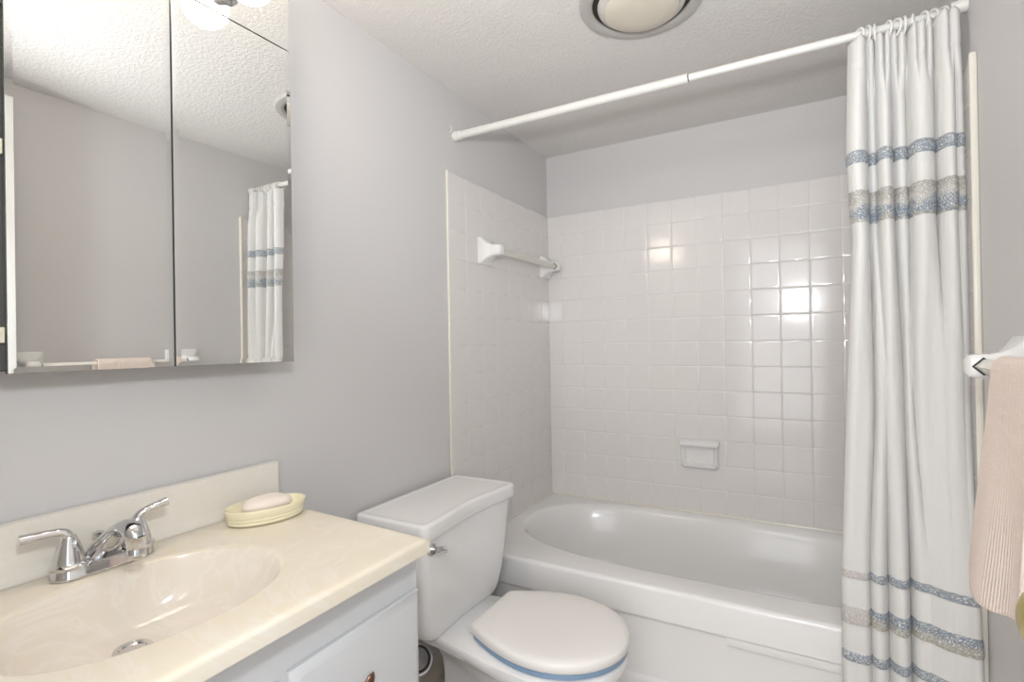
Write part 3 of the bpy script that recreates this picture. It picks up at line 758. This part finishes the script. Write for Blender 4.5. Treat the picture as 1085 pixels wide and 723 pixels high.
# soap dish and soap
dz = ZC
dsh = thing('oval_soap_dish', 'pale yellow oval soap dish on the countertop corner', 'soap dish', (0.113, -1.706, dz))
dsh.rotation_euler = (0, 0, -0.27)
def ell(a, b, z, n=56): return [(a*math.cos(2*PI*i/n), b*math.sin(2*PI*i/n), z) for i in range(n)]
bm = bmesh.new()
prof = [(0.040, 0.062, 0.0015), (0.043, 0.065, 0.002), (0.0452, 0.0675, 0.005), (0.0452, 0.0675, 0.0075), (0.0440, 0.0665, 0.009), (0.0460, 0.0685, 0.011), (0.0465, 0.069, 0.0145), (0.0452, 0.068, 0.016), (0.0475, 0.0705, 0.019), (0.0490, 0.072, 0.028), (0.0498, 0.073, 0.033), (0.0490, 0.0722, 0.0345), (0.0468, 0.0700, 0.034), (0.0445, 0.0675, 0.026), (0.041, 0.064, 0.017), (0.035, 0.057, 0.0145)]
loft(bm, [ell(a*1.10, b*1.15, z) for a, b, z in prof]); obj('dish', bm, M_dish, dsh, angle=60)
bm = bmesh.new()
for y in (-0.03, 0.0, 0.03): tube(bm, [(-0.030, y, 0.0155), (0.030, y, 0.0155)], 0.003, 8)
obj('rib', bm, M_dish, dsh)
bm = bmesh.new(); rings = []
for k, z in ((0.55, 0.0), (0.80, 0.0015), (0.93, 0.006), (1.0, 0.0125), (0.98, 0.017), (0.90, 0.0225), (0.72, 0.0265), (0.45, 0.0283), (0.15, 0.029)):
    rings.append([(0.031*k*math.copysign(abs(math.cos(t))**0.85, math.cos(t))*(1-0.10*math.sin(t)**2), 0.052*k*math.copysign(abs(math.sin(t))**0.85, math.sin(t)), z + 0.0015*math.cos(2*t)*k) for t in [2*PI*i/48 for i in range(48)]])
loft(bm, rings)
o_ = obj('soap_bar', bm, M_soap, angle=70, loc=(0.113, -1.703, dz+0.0192)); o_.rotation_euler = (0.0, 0.05, -0.25)
tag(o_, 'ivory bar of soap resting in the yellow oval dish', 'soap')

# ------------------------------------------------------------------ mirrored medicine cabinet and vanity light
cab = thing('medicine_cabinet', 'mirrored medicine cabinet on left wall above the vanity', 'mirror cabinet', (0.05, -2.0, 1.141))
cb = (-0.05, 2.0, -1.141)
ZM0, ZM1 = 1.141, 1.868
bm = bmesh.new(); box(bm, 0.002, 0.088, -2.384, -1.626, ZM0+0.004, ZM1, bev=0.002, seg=1)
obj('body', bm, M_darkm, cab, loc=cb)
def mirror_door(y0, y1, tilt=0.0):
    """beveled mirror on a thin backing; tilt turns it about its far edge"""
    bm = bmesh.new(); x = 0.0895; bv = 0.010
    rings = []
    for ins, h in ((0, 0.0), (0, 0.0096), (0.0005, 0.0100), (bv, 0.0105)):
        rings.append([(x+h, y0+ins, ZM0+ins), (x+h, y1-ins, ZM0+ins), (x+h, y1-ins, ZM1-0.001-ins), (x+h, y0+ins, ZM1-0.001-ins)])
    fs = loft(bm, rings)
    for fc in bm.faces:
        c = fc.calc_center_median()
        fc.material_index = 0 if c.x > x+0.0098 else 1
    if tilt:
        rm = Matrix.Rotation(tilt, 4, 'Z'); pv = Vector((x, y0, 0))
        for v in bm.verts: v.co = rm @ (v.co-pv) + pv
    return obj('mirror_door', bm, [M_mirror, M_edge], cab, angle=1, loc=cb)
mirror_door(-1.8815, -1.6205, -0.0095)
mirror_door(-2.1215, -1.8845)
mirror_door(-2.3860, -2.1400)
for z in (1.715, 1.485, 1.20):
    bm = bmesh.new(); box(bm, 0.0885, 0.0955, -2.1385, -2.1225, z-0.012, z+0.012, bev=0.001, seg=1); part_label(obj('hinge', bm, M_cream, cab, loc=cb), 'cream hinge block')
lt = thing('vanity_light', 'mirrored light bar with round glowing bulbs above the cabinet', 'light', (0.05, -2.0, 1.93))
lo = (-0.05, 2.0, -1.93)
bm = bmesh.new(); box(bm, 0.002, 0.0905, -2.384, -1.626, 1.872, 2.00, bev=0.001, seg=1); obj('housing', bm, M_darkm, lt, loc=lo)
bm = bmesh.new(); box(bm, 0.0908, 0.100, -2.386, -1.6205, 1.8705, 2.002, bev=0.0006, seg=1); part_label(obj('mirror_plate', bm, M_mirror, lt, angle=1, loc=lo), 'mirrored plate')
for y in (-1.772, -1.927, -2.082, -2.237):
    bm = bmesh.new(); lathe(bm, [(0.026, 0.1003), (0.026, 0.104), (0.019, 0.108), (0.019, 0.130), (0.0, 0.130)], (0, y, 1.922), 'x', 28); s = obj('socket', bm, M_chrome, lt, loc=lo)
    bm = bmesh.new(); lathe(bm, [(0.0155, -0.050)] + [(0.0475*math.sin(a), -0.0475*math.cos(a)) for a in [0.34+(PI-0.34)*k/22 for k in range(23)]], (0.178, y, 1.922), 'x', 32); obj('bulb', bm, M_bulb, s)

# ------------------------------------------------------------------ towel on the right hand bar
bx, bz, h_ = RW-0.066, 1.117, 0.0135
YT0, YT1 = -1.262, -1.475
bm = bmesh.new(); uvl = bm.loops.layers.uv.new('UVMap')
NY = 60
def tprof(y):
    t = (y-YT0)/(YT1-YT0)
    # bottom hem, rounded corner at the far edge
    zb = 0.744 + 0.045*max(0, 1-t/0.20)**2.2 + 0.030*smooth((t-0.35)/0.65)
    fx = bx - 0.017; fl = 0.026 + 0.006*math.sin(6*t)      # flare at the foot
    P = []
    n = 34
    for i in range(n+1):
        q = i/n; z = zb + (bz-zb)*q
        P.append((fx - fl*(1-q)**1.2 - 0.003*math.sin(5*t+3*q)*(1-q), z))
    for i in range(1, 12):
        a = PI - i*PI/12; P.append((bx + 0.017*math.cos(a), bz + 0.0205*math.sin(a)))
    for i in range(n+1):
        q = i/n; z = bz - (bz-0.80)*q
        P.append((bx + 0.017 + 0.004*q, z))
    return P
G = []
UV = {}
for j in range(NY+1):
    t = j/NY; y = YT0 + (YT1-YT0)*t; row = []
    for x, z in tprof(y):
        # the far edge drifts with the hang of the cloth
        v = bm.verts.new((x, y - 0.026*(1-t)**2*max(0, min(1, (z-0.78)/0.33)), z)); row.append(v); UV[v] = ((YT0-y), z)
    G.append(row)
for a, b in zip(G, G[1:]):
    for i in range(len(a)-1):
        fc = bm.faces.new((a[i], a[i+1], b[i+1], b[i]))
        for lp in fc.loops: lp[uvl].uv = UV[lp.vert]
bmesh.ops.recalc_face_normals(bm, faces=bm.faces)
for fc in bm.faces: fc.smooth = True
tw = obj('hand_towel', bm, M_towel, recalc=False)
sm = tw.modifiers.new('thickness', 'SOLIDIFY'); sm.thickness = 0.006; sm.offset = 0
sb = tw.modifiers.new('round', 'BEVEL'); sb.width = 0.002; sb.segments = 2; sb.limit_method = 'ANGLE'
tag(tw, 'peach terry hand towel folded over the right wall bar', 'towel')

# ------------------------------------------------------------------ the open door along the right wall
door = tag(obj('door_1', B(1.385, 1.420, -2.47, -1.725, 0.012, 2.03, bev=0.002, seg=1), M_trim), 'white open door against the right wall near the camera', 'door', kind='structure')
bm = bmesh.new(); lathe(bm, [(0.030, -0.0005), (0.030, -0.006), (0.022, -0.010), (0.011, -0.014), (0.011, -0.030), (0.018, -0.036), (0.0265, -0.046), (0.0285, -0.056), (0.025, -0.066), (0.014, -0.0715), (0.0, -0.072)], (1.385, -1.785, 0.912), 'x', 36)
part_label(obj('door_knob', bm, M_brass, door), 'aged brass door knob')
